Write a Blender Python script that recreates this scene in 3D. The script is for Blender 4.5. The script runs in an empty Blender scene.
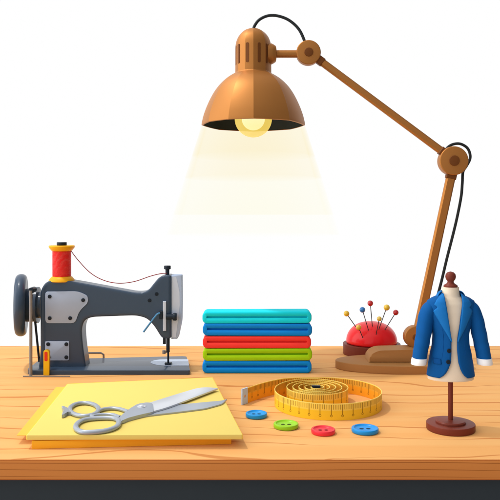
import bpy, bmesh, math, random
from mathutils import Vector, Matrix
from math import sin, cos, pi, sqrt, radians
random.seed(5)
S = bpy.context.scene
COL = S.collection
F, HX, HY, H = 700.0, 250.0, 215.0, 0.42     # focal length in photo pixels, principal point, eye height over the table (m)

# ---------------------------------------------------------------- placing helpers
def P(px, py, D): return Vector(((px-HX)/F*D, D, H-(py-HY)/F*D))
def T(px, py, z=0.0):
    D = (H-z)*F/(py-HY)
    return Vector(((px-HX)/F*D, D, z))

ORI = {}
def thing(name, loc, label, cat, group=None, kind=None):
    o = bpy.data.objects.new(name, None); COL.objects.link(o)
    o.empty_display_size = .02; o.location = loc; ORI[o] = Vector(loc)
    return tag(o, label, cat, group, kind)
def tag(o, label, cat=None, group=None, kind=None):
    if label: o['label'] = label
    if cat: o['category'] = cat
    if group: o['group'] = group
    if kind: o['kind'] = kind
    return o
def build(name, bm, mats, parent=None, origin=None, angle=35, smooth=True):
    """link a bmesh given in world coordinates as one mesh object under its parent"""
    org = ORI[parent] if parent else Vector(origin or (0, 0, 0))
    bmesh.ops.recalc_face_normals(bm, faces=bm.faces)
    bmesh.ops.translate(bm, verts=bm.verts, vec=-org)
    me = bpy.data.meshes.new(name); bm.to_mesh(me); bm.free()
    for m in (mats if isinstance(mats, (list, tuple)) else [mats]): me.materials.append(m)
    if smooth:
        for p in me.polygons: p.use_smooth = True
        me.set_sharp_from_angle(angle=radians(angle))
    o = bpy.data.objects.new(name, me); COL.objects.link(o)
    ORI[o] = org
    if parent: o.parent = parent
    else: o.location = org
    return o

# ---------------------------------------------------------------- shape helpers
def round_poly(pts, r, n=5):
    out = []; N = len(pts)
    rs = r if isinstance(r, (list, tuple)) else [r]*N
    for i in range(N):
        p0, p1, p2 = Vector(pts[i-1]), Vector(pts[i]), Vector(pts[(i+1) % N])
        a, b = p0-p1, p2-p1
        ra = min(rs[i], a.length*.48, b.length*.48)
        if ra < 1e-6: out.append(p1); continue
        A, B = p1+a.normalized()*ra, p1+b.normalized()*ra
        for k in range(n+1):
            t = k/n; out.append(A*(1-t)**2+p1*2*t*(1-t)+B*t*t)
    return out
def catmull(pts, n=8, closed=False):
    pts = [Vector(p) for p in pts]; out = []; N = len(pts)
    rng = range(N) if closed else range(N-1)
    for i in rng:
        if closed: p0, p1, p2, p3 = pts[i-1], pts[i], pts[(i+1) % N], pts[(i+2) % N]
        else: p0, p1, p2, p3 = pts[max(i-1, 0)], pts[i], pts[i+1], pts[min(i+2, N-1)]
        for k in range(n):
            t = k/n
            out.append(.5*((2*p1)+(p2-p0)*t+(2*p0-5*p1+4*p2-p3)*t*t+(3*p1-p0-3*p2+p3)*t**3))
    if not closed: out.append(pts[-1])
    return out
def add_prism(bm, ring, vec, bevel=0.0, seg=2, mi=0):
    """closed outline (3-D points on a plane) pushed along vec; both rims bevelled"""
    vec = Vector(vec)
    clean = []
    for p in ring:
        if not clean or (p-clean[-1]).length > 1e-6: clean.append(p)
    if (clean[0]-clean[-1]).length < 1e-6: clean.pop()
    a = [bm.verts.new(p) for p in clean]; b = [bm.verts.new(p+vec) for p in clean]
    n = len(a)
    f1 = bm.faces.new(a); f2 = bm.faces.new(b[::-1]); fs = [f1, f2]
    for i in range(n): fs.append(bm.faces.new((a[i], b[i], b[(i+1) % n], a[(i+1) % n])))
    for f in fs: f.material_index = mi
    if bevel > 0:
        es = list(f1.edges)+list(f2.edges)
        bmesh.ops.bevel(bm, geom=es, offset=bevel, segments=seg, profile=.5, affect='EDGES', clamp_overlap=True)
def add_box(bm, lo, hi, bevel=0.0, seg=2, mi=0):
    x0, y0, z0 = lo; x1, y1, z1 = hi
    v = [bm.verts.new(c) for c in ((x0,y0,z0),(x1,y0,z0),(x1,y1,z0),(x0,y1,z0),(x0,y0,z1),(x1,y0,z1),(x1,y1,z1),(x0,y1,z1))]
    fs = [bm.faces.new([v[i] for i in q]) for q in ((0,3,2,1),(4,5,6,7),(0,1,5,4),(1,2,6,5),(2,3,7,6),(3,0,4,7))]
    for f in fs: f.material_index = mi
    if bevel: bmesh.ops.bevel(bm, geom=list({e for f in fs for e in f.edges}), offset=bevel, segments=seg, profile=.5, affect='EDGES')
def add_lathe(bm, prof, c, axis='Z', n=64, ky=1.0, mi=0, kx=1.0):
    """profile [(radius, height)] turned about an axis through c"""
    rings = []; c = Vector(c)
    for r, h in prof:
        if r < 1e-6:
            rings.append([bm.verts.new(c+axv(axis, 0, 0, h))]); continue
        rings.append([bm.verts.new(c+axv(axis, r*kx*cos(2*pi*k/n), r*ky*sin(2*pi*k/n), h)) for k in range(n)])
    for a, b in zip(rings, rings[1:]):
        for k in range(n):
            k2 = (k+1) % n
            if len(a) == 1 and len(b) == 1: continue
            if len(a) == 1: f = bm.faces.new((a[0], b[k], b[k2]))
            elif len(b) == 1: f = bm.faces.new((a[k], a[k2], b[0]))
            else: f = bm.faces.new((a[k], a[k2], b[k2], b[k]))
            f.material_index = mi
def axv(axis, u, v, h):
    if axis == 'Z': return Vector((u, v, h))
    if axis == 'X': return Vector((h, u, v))
    return Vector((u, h, v))
def gore(th):
    """radius factor of a shell with bulging panels and creases added to break its light into tonal stripes"""
    br = [-90, -56, -27, 0, 41, 90, 130, 180, 225, 270]
    d = math.degrees(th); d = (d+90) % 360-90
    for a, b in zip(br, br[1:]):
        if a <= d <= b:
            h = radians(b-a)/2; return 1+(cos(h)/cos(radians(d)-radians(a)-h)-1)*.62
    return 1
def add_gored(bm, prof, c):
    angs = []
    br = [-90, -56, -27, 0, 41, 90, 130, 180, 225, 270]
    for a, b in zip(br, br[1:]): angs += [radians(a+(b-a)*k/10) for k in range(10)]
    c = Vector(c); rings = []
    for r, h in prof:
        if r < 1e-6: rings.append([bm.verts.new(c+Vector((0, 0, h)))]); continue
        rings.append([bm.verts.new(c+Vector((sin(t)*r*gore(t), -cos(t)*r*gore(t), h))) for t in angs])
    n = len(angs)
    for a, b in zip(rings, rings[1:]):
        for k in range(n):
            k2 = (k+1) % n
            if len(a) == 1: f = bm.faces.new((a[0], b[k], b[k2]))
            else: f = bm.faces.new((a[k], a[k2], b[k2], b[k]))
def disc_prof(r, h0, h1, b=.002):
    """closed profile of a disc with rounded rims"""
    p = [(0, h0), (r-b, h0)]
    for k in range(1, 5): t = k/4*pi/2; p.append((r-b+b*sin(t), h0+b-b*cos(t)))
    for k in range(0, 5): t = k/4*pi/2; p.append((r-b+b*cos(t), h1-b+b*sin(t)))
    p.append((0, h1)); return p
def add_tube(bm, pts, rad, n=12, closed=False, flat=1.0, up=None, mi=0):
    pts = [Vector(p) for p in pts]; N = len(pts)
    rads = rad if isinstance(rad, (list, tuple)) else [rad]*N
    rings = []; prev = None
    for i in range(N):
        if closed: t = pts[(i+1) % N]-pts[i-1]
        else: t = pts[min(i+1, N-1)]-pts[max(i-1, 0)]
        t.normalize()
        if up is not None: s = t.cross(Vector(up)).normalized()
        elif prev is None:
            s = t.cross(Vector((0, 1, 0)))
            if s.length < .1: s = t.cross(Vector((1, 0, 0)))
            s.normalize()
        else: s = (prev-t*prev.dot(t)).normalized()
        prev = s; w = s.cross(t).normalized()
        rings.append([bm.verts.new(pts[i]+s*cos(2*pi*k/n)*rads[i]+w*sin(2*pi*k/n)*rads[i]*flat) for k in range(n)])
    m = N if closed else N-1
    for i in range(m):
        a, b = rings[i], rings[(i+1) % N]
        for k in range(n):
            f = bm.faces.new((a[k], a[(k+1) % n], b[(k+1) % n], b[k])); f.material_index = mi
    if not closed:
        bm.faces.new(rings[0][::-1]).material_index = mi; bm.faces.new(rings[-1]).material_index = mi
def add_loops(bm, loops, cap0=True, cap1=True):
    vs = [[bm.verts.new(p) for p in L] for L in loops]
    n = len(vs[0])
    for a, b in zip(vs, vs[1:]):
        for k in range(n): bm.faces.new((a[k], a[(k+1) % n], b[(k+1) % n], b[k]))
    if cap0: bm.faces.new(vs[0][::-1])
    if cap1: bm.faces.new(vs[-1])
def BM(): return bmesh.new()

# ---------------------------------------------------------------- materials
def lin(v): v /= 255.0; return v/12.92 if v <= .04045 else ((v+.055)/1.055)**2.4
def rgb(c, E=1.0): return tuple(min(.95, lin(x)/E) for x in c)+(1,)
class NT:
    def __init__(s, tree): s.t = tree; s.n = tree.nodes; s.l = tree.links
    def new(s, ty, **kw):
        n = s.n.new(ty)
        for k, v in kw.items(): setattr(n, k, v)
        return n
    def put(s, sock, v):
        if isinstance(v, bpy.types.NodeSocket): s.l.new(v, sock)
        elif v is not None: sock.default_value = v
    def math(s, op, a, b=None, c=None, clamp=False):
        n = s.new('ShaderNodeMath', operation=op, use_clamp=clamp); s.put(n.inputs[0], a)
        if b is not None: s.put(n.inputs[1], b)
        if c is not None: s.put(n.inputs[2], c)
        return n.outputs[0]
    def mix(s, f, a, b):
        n = s.new('ShaderNodeMix', data_type='RGBA'); s.put(n.inputs[0], f); s.put(n.inputs[6], a); s.put(n.inputs[7], b); return n.outputs[2]
    def step(s, v, a, b):
        n = s.new('ShaderNodeMapRange', interpolation_type='SMOOTHSTEP'); s.put(n.inputs[0], v)
        n.inputs[1].default_value = a; n.inputs[2].default_value = b; return n.outputs[0]
def mat(name, c, rough=.5, metal=0.0, coat=0.0, E=1.2, spec=.16, vary=.04, vscale=30, bump=0.0, bscale=400):
    m = bpy.data.materials.new(name); m.use_nodes = True; nt = NT(m.node_tree)
    b = nt.n['Principled BSDF']; base = rgb(c, E)
    tc = nt.new('ShaderNodeTexCoord')
    no = nt.new('ShaderNodeTexNoise'); no.inputs['Scale'].default_value = vscale; no.inputs['Detail'].default_value = 3
    nt.l.new(tc.outputs['Object'], no.inputs['Vector'])
    lo = tuple(x*(1-vary) for x in base[:3])+(1,); hi = tuple(min(.97, x*(1+vary)) for x in base[:3])+(1,)
    nt.put(b.inputs['Base Color'], nt.mix(no.outputs['Fac'], lo, hi))
    b.inputs['Roughness'].default_value = rough; b.inputs['Metallic'].default_value = metal
    b.inputs['Specular IOR Level'].default_value = spec
    b.inputs['Coat Weight'].default_value = coat; b.inputs['Coat Roughness'].default_value = .12
    if bump:
        nb = nt.new('ShaderNodeTexNoise'); nb.inputs['Scale'].default_value = bscale
        nt.l.new(tc.outputs['Object'], nb.inputs['Vector'])
        bp = nt.new('ShaderNodeBump'); bp.inputs['Strength'].default_value = bump; bp.inputs['Distance'].default_value = .0005
        nt.l.new(nb.outputs['Fac'], bp.inputs['Height']); nt.l.new(bp.outputs[0], b.inputs['Normal'])
    return m

def wood_mat(name, base, line, pale, freq=26.0, axis='Y', knots=(), E=1.2, wav=1.0):
    m = bpy.data.materials.new(name); m.use_nodes = True; nt = NT(m.node_tree); b = nt.n['Principled BSDF']
    tc = nt.new('ShaderNodeTexCoord'); sp = nt.new('ShaderNodeSeparateXYZ'); nt.l.new(tc.outputs['Object'], sp.inputs[0])
    X = sp.outputs[0]; Y = sp.outputs[1 if axis == 'Y' else 2]
    def noise(sx, sy, off, det=1.0, sc=1.0):
        cb = nt.new('ShaderNodeCombineXYZ'); nt.put(cb.inputs[0], nt.math('MULTIPLY', X, sx)); nt.put(cb.inputs[1], nt.math('MULTIPLY', Y, sy)); cb.inputs[2].default_value = off
        n = nt.new('ShaderNodeTexNoise'); n.inputs['Scale'].default_value = sc; n.inputs['Detail'].default_value = det
        nt.l.new(cb.outputs[0], n.inputs['Vector']); return n.outputs['Fac']
    v = nt.math('MULTIPLY', Y, freq)
    v = nt.math('ADD', v, nt.math('MULTIPLY', noise(1.6, 3, 0), 3.0*wav))
    v = nt.math('ADD', v, nt.math('MULTIPLY', noise(6, 8, 4), .35*wav))
    for (kx, ky, ax, ay, amp) in knots:
        dx = nt.math('DIVIDE', nt.math('SUBTRACT', X, kx), ax); dy = nt.math('DIVIDE', nt.math('SUBTRACT', Y, ky), ay)
        r2 = nt.math('ADD', nt.math('MULTIPLY', dx, dx), nt.math('MULTIPLY', dy, dy))
        v = nt.math('ADD', v, nt.math('MULTIPLY', nt.math('EXPONENT', nt.math('MULTIPLY', r2, -1.0)), amp))
    fr = nt.math('ABSOLUTE', nt.math('SUBTRACT', nt.math('FRACT', v), .5))
    wid = nt.step(noise(2.2, 14, 9, 2), .36, .62)              # lines thin out and break off
    edge = nt.math('MULTIPLY_ADD', wid, .075, .003)
    ln = nt.math('SUBTRACT', 1.0, nt.math('DIVIDE', fr, edge), clamp=True)
    ln = nt.math('MINIMUM', nt.math('MULTIPLY', ln, 2.0), .9)
    tone = nt.step(noise(.5, 22, 2, 1), .35, .65)
    fine = noise(12, 320, 3, 2)
    c = nt.mix(tone, rgb(base, E), rgb(pale, E))
    c = nt.mix(nt.math('MULTIPLY', nt.step(fine, .5, .75), .05), c, rgb(line, E))
    c = nt.mix(ln, c, rgb(line, E))
    nt.put(b.inputs['Base Color'], c)
    b.inputs['Roughness'].default_value = .65; b.inputs['Specular IOR Level'].default_value = .04
    return m

EU = 1.30
M = {}
M['wood'] = wood_mat('table_wood', (252, 185, 113), (218, 142, 78), (254, 193, 122), freq=15, wav=1.5,
                     knots=((-.60, 1.70, .13, .05, 2.8), (.16, 1.35, .20, .045, 2.3), (-.45, 1.50, .3, .05, 1.2), (.62, 1.78, .2, .06, 2.6), (.30, 2.05, .3, .07, 1.8), (-.1, 1.27, .25, .03, 1.5)), E=1.2)
M['wood_shaded'] = wood_mat('shaded_front_wood', (200, 120, 58), (160, 90, 40), (208, 128, 64), freq=85, axis='Z', E=1.0, wav=.6)  # table wood again, with the front face's shade put into the colour
M['apron'] = mat('dark_apron_paint', (42, 47, 51), .5, E=.92)
M['copper'] = mat('copper_paint', (178, 118, 60), .44, metal=.55, E=1.0, vary=.03, vscale=12)
M['copper_dark'] = mat('dark_copper', (112, 64, 26), .5, metal=.1, E=1.0)
M['copper_base'] = mat('brown_base_enamel', (168, 118, 68), .6, metal=0, E=1.0)
M['inner'] = mat('shade_lining', (42, 48, 54), .6, E=.9, spec=.1)
M['cord'] = mat('black_cord_rubber', (38, 42, 44), .45, E=.9)
M['iron'] = mat('slate_blue_enamel', (55, 73, 95), .38, coat=.3, E=1.0, spec=.2)
M['iron_dark'] = mat('dark_enamel', (32, 43, 56), .4, coat=.05, E=1.0)
M['steel'] = mat('brushed_plate', (162, 178, 204), .5, metal=0, E=.9)
M['steel_pale'] = mat('pale_plate', (200, 212, 232), .5, metal=0, E=1.0)
M['steel_blade'] = mat('blade_steel', (222, 226, 234), .3, metal=.3, E=1.1)
M['steel_grey'] = mat('scissor_steel', (170, 178, 190), .34, metal=.3, E=1.0)
M['screw'] = mat('screw_black', (34, 42, 52), .4, E=1.0)
M['rod'] = mat('grey_rod', (142, 138, 137), .4, metal=.2, E=1.0)
M['blue_rod'] = mat('blue_lever', (82, 142, 190), .4, E=1.0)
M['spool'] = mat('orange_spool', (255, 184, 32), .4, E=1.05)
M['yellow_lever'] = mat('yellow_lever', (252, 196, 30), .4, E=1.0)
M['red_lever'] = mat('red_inset', (226, 62, 36), .4, E=1.0)
M['thread_line'] = mat('loose_thread', (150, 52, 58), .6, E=1.0)
M['walnut'] = mat('dark_red_wood', (122, 54, 40), .42, E=1.1, vary=.08)
M['linen'] = mat('dummy_linen', (241, 221, 196), .8, E=1.05, spec=.1, bump=.3)
M['jacket'] = mat('jacket_wool', (6, 80, 144), .75, E=.95, spec=.12, bump=.4, bscale=900)
M['lapel'] = mat('lapel_wool', (18, 106, 176), .7, E=.95, spec=.15, bump=.4, bscale=900)
M['pocket'] = mat('pocket_wool', (10, 74, 138), .8, E=.95, spec=.1)
M['cuff'] = mat('white_cuff', (250, 250, 252), .7, E=.95, vary=.01)
M['black'] = mat('black_plastic', (24, 34, 46), .4, E=1.0)
M['cushion'] = mat('red_velvet', (240, 24, 32), .4, E=.92, spec=.2, coat=.35, bump=.15, bscale=900)
M['needle'] = mat('needle_steel', (62, 62, 66), .35, metal=.3, E=1.0)
M['sheet_top'] = mat('pale_yellow_sheet', (255, 229, 128), .8, E=1.2, spec=.05, vary=.01)
M['sheet_mid'] = mat('golden_yellow_sheet', (255, 214, 94), .8, E=1.25, spec=.05, vary=.02)
M['sheet_low'] = mat('amber_sheet', (252, 180, 48), .8, E=1.0, spec=.05, vary=.02)
M['sheet_edge_shade'] = mat('shaded_sheet_yellow', (255, 208, 76), .8, E=.85, spec=.05, vary=.02)  # deeper yellow, the sheet edge's shade put into the colour
M['tape_back'] = mat('tape_back', (240, 172, 44), .5, E=1.1)
M['tab'] = mat('tape_end_metal', (190, 210, 236), .4, metal=0, E=1.0)

def thread_mat():
    m = mat('wound_red_thread', (228, 34, 34), .5, E=.95); nt = NT(m.node_tree); b = nt.n['Principled BSDF']
    tc = nt.new('ShaderNodeTexCoord'); sp = nt.new('ShaderNodeSeparateXYZ'); nt.l.new(tc.outputs['Object'], sp.inputs[0])
    no = nt.new('ShaderNodeTexNoise'); no.inputs['Scale'].default_value = 60; nt.l.new(tc.outputs['Object'], no.inputs['Vector'])
    v = nt.math('ADD', nt.math('MULTIPLY', sp.outputs[2], 330.0), nt.math('MULTIPLY', sp.outputs[0], 55.0))
    v = nt.math('ADD', v, nt.math('MULTIPLY', no.outputs['Fac'], 1.6))
    s = nt.step(nt.math('ABSOLUTE', nt.math('SUBTRACT', nt.math('FRACT', v), .5)), .28, .48)
    nt.put(b.inputs['Base Color'], nt.mix(nt.math('MULTIPLY', s, .6), rgb((232, 34, 34), .95), rgb((250, 120, 110), .95)))
    bp = nt.new('ShaderNodeBump'); bp.inputs['Distance'].default_value = .0006; bp.inputs['Strength'].default_value = .5
    nt.l.new(s, bp.inputs['Height']); nt.l.new(bp.outputs[0], b.inputs['Normal'])
    return m
M['thread'] = thread_mat()

def tape_mat(name='tape_yellow', lo=(255, 196, 44), hi=(246, 205, 84), rimc=(255, 222, 110)):
    """printed measuring marks, laid along the strip's own length (uv: x = metres, y = 0..1 height)"""
    m = mat(name, (252, 200, 62), .45, E=1.05); nt = NT(m.node_tree); b = nt.n['Principled BSDF']
    uv = nt.new('ShaderNodeUVMap', uv_map='UVMap'); sp = nt.new('ShaderNodeSeparateXYZ'); nt.l.new(uv.outputs[0], sp.inputs[0])
    U, V = sp.outputs[0], sp.outputs[1]
    def tick(period, half, ylo):
        f = nt.math('ABSOLUTE', nt.math('SUBTRACT', nt.math('FRACT', nt.math('DIVIDE', U, period)), .5))
        a = nt.math('LESS_THAN', nt.math('MULTIPLY', f, period), half)
        return nt.math('MULTIPLY', a, nt.math('GREATER_THAN', V, ylo))
    t1 = tick(.0046, .00065, .66); t2 = tick(.023, .0009, .30)
    f = nt.math('MULTIPLY', nt.math('SUBTRACT', nt.math('FRACT', nt.math('DIVIDE', U, .023)), .5), .023)
    dy = nt.math('MULTIPLY', nt.math('SUBTRACT', V, .28), .034)
    r = nt.math('SQRT', nt.math('ADD', nt.math('MULTIPLY', f, f), nt.math('MULTIPLY', dy, dy)))
    ring = nt.math('LESS_THAN', nt.math('ABSOLUTE', nt.math('SUBTRACT', r, .0021)), .0006)
    mk = nt.math('MAXIMUM', nt.math('MAXIMUM', t1, t2), ring)
    rim = nt.math('GREATER_THAN', V, .95)
    c = nt.mix(nt.step(V, .55, .60), rgb(lo, .95), rgb(hi, .95))
    c = nt.mix(nt.math('MULTIPLY', mk, .75), c, rgb((110, 70, 10), 1.0))
    c = nt.mix(rim, c, rgb(rimc, 1.0))
    nt.put(b.inputs['Base Color'], c)
    return m
M['tape'] = tape_mat()
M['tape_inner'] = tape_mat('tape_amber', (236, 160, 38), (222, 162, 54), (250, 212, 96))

def glow_mat(name, c, s):
    m = bpy.data.materials.new(name); m.use_nodes = True; nt = NT(m.node_tree); b = nt.n['Principled BSDF']
    b.inputs['Base Color'].default_value = (.1, .1, .1, 1); b.inputs['Emission Color'].default_value = rgb(c); b.inputs['Emission Strength'].default_value = s
    b.inputs['Roughness'].default_value = .6
    return m
M['bulb'] = glow_mat('lit_bulb_glass', (248, 216, 96), .95)
nt_ = NT(M['bulb'].node_tree); tr_ = nt_.new('ShaderNodeBsdfTransparent'); mx_ = nt_.new('ShaderNodeMixShader'); mx_.inputs[0].default_value = .62
nt_.l.new(tr_.outputs[0], mx_.inputs[1]); nt_.l.new(nt_.n['Principled BSDF'].outputs[0], mx_.inputs[2]); nt_.l.new(mx_.outputs[0], nt_.n['Material Output'].inputs['Surface'])
M['bulb_core'] = glow_mat('lit_bulb_core', (255, 248, 225), 1.35)

# ---------------------------------------------------------------- table
DB, DFr = 2.244, 1.20
TH = .0345
tb = thing('table', (0, (DB+DFr)/2, 0), 'wide orange wooden work table with dark underframe, carrying all the sewing things', 'table')
bm = BM(); add_box(bm, (-1.15, DFr+.004, -TH+.001), (1.15, DB, 0), .0018, 2); build('tabletop', bm, M['wood'], tb)
bm = BM(); add_box(bm, (-1.15, DFr, -TH), (1.15, DFr+.0036, -.0004), .0030, 3); build('shaded_front_edge', bm, M['wood_shaded'], tb)  # added strip carrying the painted shade of the table front
bm = BM(); add_box(bm, (-1.12, DFr+.012, -TH-.14), (1.12, DB-.03, -TH-.0005), .002, 1); build('apron', bm, M['apron'], tb)
for sx in (-1, 1):
    for yy in (DFr+.06, DB-.08):
        bm = BM(); add_box(bm, (sx*1.06-.035, yy-.035, -.76), (sx*1.06+.035, yy+.035, -TH-.1405), .003, 1); build('leg', bm, M['apron'], tb)

# ---------------------------------------------------------------- sewing machine
MD = 1.885                                             # front face of the pillar
sm = thing('sewing_machine', T(110, 373) + Vector((0, .07, 0)), 'slate blue sewing machine with silver plates standing at the left back of the table', 'sewing machine')
def Pm(px, py, D=MD): return P(px, py, D)
# bed
ring = [T(27, 370.2, .012), T(28.5, 368, .012), T(40, 359.5, .012), T(186.5, 356, .012), T(190, 370.4, .012)]
ring = [Vector(p) for p in ring]; ring[0] = T(30, 370.4, .012); ring[1] = T(27.5, 369, .012)
bm = BM(); add_prism(bm, round_poly(ring, [.004, .004, .01, .012, .006]), (0, 0, -.012), .0015); build('bed', bm, M['iron'], sm)
# body: pillar, arm and head in one casting
out = [(38, 369.0), (40, 352), (40, 290), (46, 281), (62, 279.8), (76, 282), (136, 293), (147, 292), (154, 283), (160, 276), (171, 274.8),
       (171, 339), (162, 339), (154, 326), (147, 318.5), (136, 315.6), (92, 317.2), (84, 320), (81.3, 329), (82.5, 345), (86, 369.0)]
rr = [.004, .01, .022, .02, .02, .03, .02, .02, .02, .015, .003, .004, .01, .02, .02, .02, .02, .02, .02, .02, .004]
bm = BM(); add_prism(bm, round_poly([Pm(*p) for p in out], rr, 6), (0, .056, 0), 0); body = build('body', bm, M['iron'], sm, angle=80)
md = body.modifiers.new('casting', 'REMESH'); md.mode = 'VOXEL'; md.voxel_size = .0016; md.use_smooth_shade = True
md = body.modifiers.new('rounded edges', 'SMOOTH'); md.factor = .5; md.iterations = 50
# face plate
fp = [(171.2, 275.2), (181.3, 275.4), (181.6, 300), (181.2, 322), (177.6, 339), (171.2, 339)]
bm = BM(); add_prism(bm, round_poly([P(x, y, MD+.006) for x, y in fp], [0, .003, .01, .01, .004, 0]), (0, .040, 0), .0025, 2); f0 = build('face_plate', bm, M['steel'], sm)
bm = BM(); add_prism(bm, [P(x, y, MD+.0056) for x, y in [(172, 276.5), (176.5, 277), (179.5, 292), (179.8, 305), (176, 337.5), (172, 337.5)]], (0, .003, 0), .0004, 1)
build('inlay', bm, M['steel_pale'], f0)
# side plates and screws
def plate(pts, rad, screws):
    bm = BM(); add_prism(bm, round_poly([Pm(x, y, MD-.0022) for x, y in pts], rad, 6), (0, .004, 0), .0012, 2); o = build('side_plate', bm, M['steel'], sm)
    for x, y in screws:
        bm = BM(); add_lathe(bm, disc_prof(.0052, 0, .0022, .0008), Pm(x, y, MD-.0042), 'Y', 24)
        c = Pm(x, y, MD-.0044); add_box(bm, (c.x-.0032, c.y-.0002, c.z-.0005), (c.x+.0032, c.y+.001, c.z+.0005))
        build('screw', bm, M['screw'], o)
plate([(45, 291.6), (78, 291.2), (88, 296), (87.8, 303), (79, 311), (75, 323.2), (45.4, 323.2)], [.009, .02, .012, .01, .02, .01, .009], [(49.5, 296.6), (83, 300.2), (49.5, 318.3), (70, 318.3)])
plate([(45, 341.2), (69, 341.2), (69, 360.4), (45, 360.4)], .004, [(48, 344.3), (66.2, 344.3), (48.4, 357.4), (66.2, 357.4)])
for x, y in ((156.5, 294), (149.5, 300.4)):
    bm = BM(); add_lathe(bm, disc_prof(.0052, 0, .003, .0008), Pm(x, y, MD-.001), 'Y', 24); build('oil_hole', bm, M['black'], sm)
# hand wheel, hub
WD = MD+.03; s = F/WD
wc = P(21.2, 305, WD)
R_ = 31/s; hw = 5.4/s
prof = [(0, -hw*.6), (R_*.35, -hw*.6), (R_*.4, -hw*.5), (R_*.7, -hw*.5), (R_*.78, -hw*.8), (R_*.86, -hw)]
for k in range(1, 9):
    t = -pi/2+k/9*pi; prof.append((R_*.86+R_*.14*cos(t), hw*sin(t)))
prof += [(R_*.86, hw), (R_*.5, hw*.8), (0, hw*.8)]
bm = BM(); add_lathe(bm, prof, wc, 'X', 72); bmesh.ops.rotate(bm, verts=bm.verts, cent=wc, matrix=Matrix.Rotation(radians(14), 3, 'Z')); build('hand_wheel', bm, M['iron'], sm)
bm = BM(); x0 = 26.5-21.2
add_lathe(bm, [(0, (26-21.2)/s), (16/s, (26-21.2)/s), (16.5/s, (27-21.2)/s), (16.5/s, (35-21.2)/s), (14.5/s, (35.2-21.2)/s), (14.5/s, (36-21.2)/s), (18/s, (36.2-21.2)/s), (18/s, (38.6-21.2)/s), (13/s, (38.8-21.2)/s), (13/s, (42-21.2)/s), (0, (42-21.2)/s)], wc, 'X', 56)
bmesh.ops.rotate(bm, verts=bm.verts, cent=wc+Vector((.04, 0, 0)), matrix=Matrix.Rotation(radians(5), 3, 'Z')); build('hub', bm, M['iron'], sm)
# belt rod in front of the hub
bm = BM(); g = T(30.8, 376); add_tube(bm, [P(30.8, 290.5, g.y), P(30.8, 330, g.y), g+Vector((0, 0, .0005))], .0042, 12); build('grey_rod', bm, M['rod'], sm)
bm = BM(); c = P(30.8, 290.5, g.y-.002); add_lathe(bm, disc_prof(.0075, 0, .03, .002), c, 'Y', 24); build('rod_mount', bm, M['iron_dark'], sm)
bm = BM(); add_tube(bm, [P(34.8, 318, MD+.01), P(39.3, 362, MD+.01)], .0032, 8); build('belt', bm, M['black'], sm)
# yellow stitch lever with its red inset
g = T(46.2, 375.5)
ring = [P(x, y, g.y) for x, y in [(43.4, 375.4), (43.4, 350), (48.9, 350), (48.9, 375.4)]]
bm = BM(); add_prism(bm, round_poly(ring, [.001, .0065, .0065, .001]), (0, .012, 0), .0015, 2); yl = build('stitch_lever', bm, M['yellow_lever'], sm)
ring = [P(x, y, g.y-.001) for x, y in [(44.4, 361), (44.4, 352), (47.4, 352), (47.4, 361)]]
bm = BM(); add_prism(bm, round_poly(ring, .002), (0, .003, 0), .0005, 1); build('lever_inset', bm, M['red_lever'], yl)
bm = BM(); a, b_ = T(23, 376.3, .0015), T(70, 376.3, .0015); add_tube(bm, [a, b_], .0016, 8); build('shadow_line', bm, M['rod'], sm)  # thin rod added in place of the shadow line on the table
# thread post on the head
c = P(167.4, 276, MD+.02); s2 = F/(MD+.02)
bm = BM(); add_lathe(bm, [(0, -.004), (2.0/s2, -.004), (2.0/s2, 6.5/s2), (3.4/s2, 7/s2), (3.4/s2, 10/s2), (3.0/s2, 10.4/s2), (0, 10.4/s2)], c, 'Z', 32); build('thread_post', bm, M['iron_dark'], sm)
# slotted bar, knob and blue lever on the head
bm = BM(); add_prism(bm, [P(x, y, MD-.005) for x, y in [(163, 301.3), (166, 301.3), (166, 331), (163, 331)]], (0, .007, 0), .0008, 1); build('slot_bar', bm, M['steel_pale'], sm)
c = P(166.2, 316.8, MD-.008)
bm = BM(); add_lathe(bm, [(0, 0), (.0075, 0), (.0075, .018), (.0095, .0185), (.0105, .021), (.0105, .026), (.009, .0285), (0, .0285)], c, 'X', 32); build('tension_knob', bm, M['iron_dark'], sm)
bm = BM(); a = P(159, 311, MD-.007); b_ = P(162.5, 319, MD-.007); add_box(bm, (a.x, a.y, b_.z), (b_.x, a.y+.009, a.z), .001, 1); build('tension_block', bm, M['iron_dark'], sm)
bm = BM(); add_tube(bm, catmull([P(160, 313.2, MD-.009), P(157.5, 314, MD-.011), P(154, 318, MD-.012), P(143.5, 332, MD-.014)], 5), .0024, 10); build('lifting_lever', bm, M['blue_rod'], sm)
# needle bar, clamp, needle, foot
ND = MD+.024; 
def cyl(px, y0, y1, rpx, D=ND): 
    sc = F/D; b = BM(); c = P(px, y1, D); add_lathe(b, disc_prof(rpx/sc, 0, (y1-y0)/sc, .0006), c, 'Z', 20); return b
build('presser_bar', cyl(164.4, 336, 344, 1.5), M['iron_dark'], sm)
nb = build('needle_bar', cyl(168, 336, 352, 1.8), M['iron_dark'], sm)
build('needle', cyl(168.2, 351, 366, 1.0), M['iron_dark'], nb)
bm = cyl(164, 350.3, 353.8, 1.7); a = P(164, 351.4, ND); b_ = P(168, 352.8, ND); add_box(bm, (a.x, a.y-.0015, b_.z), (b_.x, a.y+.0015, a.z)); build('needle_clamp', bm, M['rod'], nb)
g = P(168.3, 363, ND)
bm = BM(); add_box(bm, (g.x-.0095, g.y-.008, .0135), (g.x+.0095, g.y+.01, .0175), .0012, 2); build('presser_foot', bm, M['iron_dark'], sm)
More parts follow.
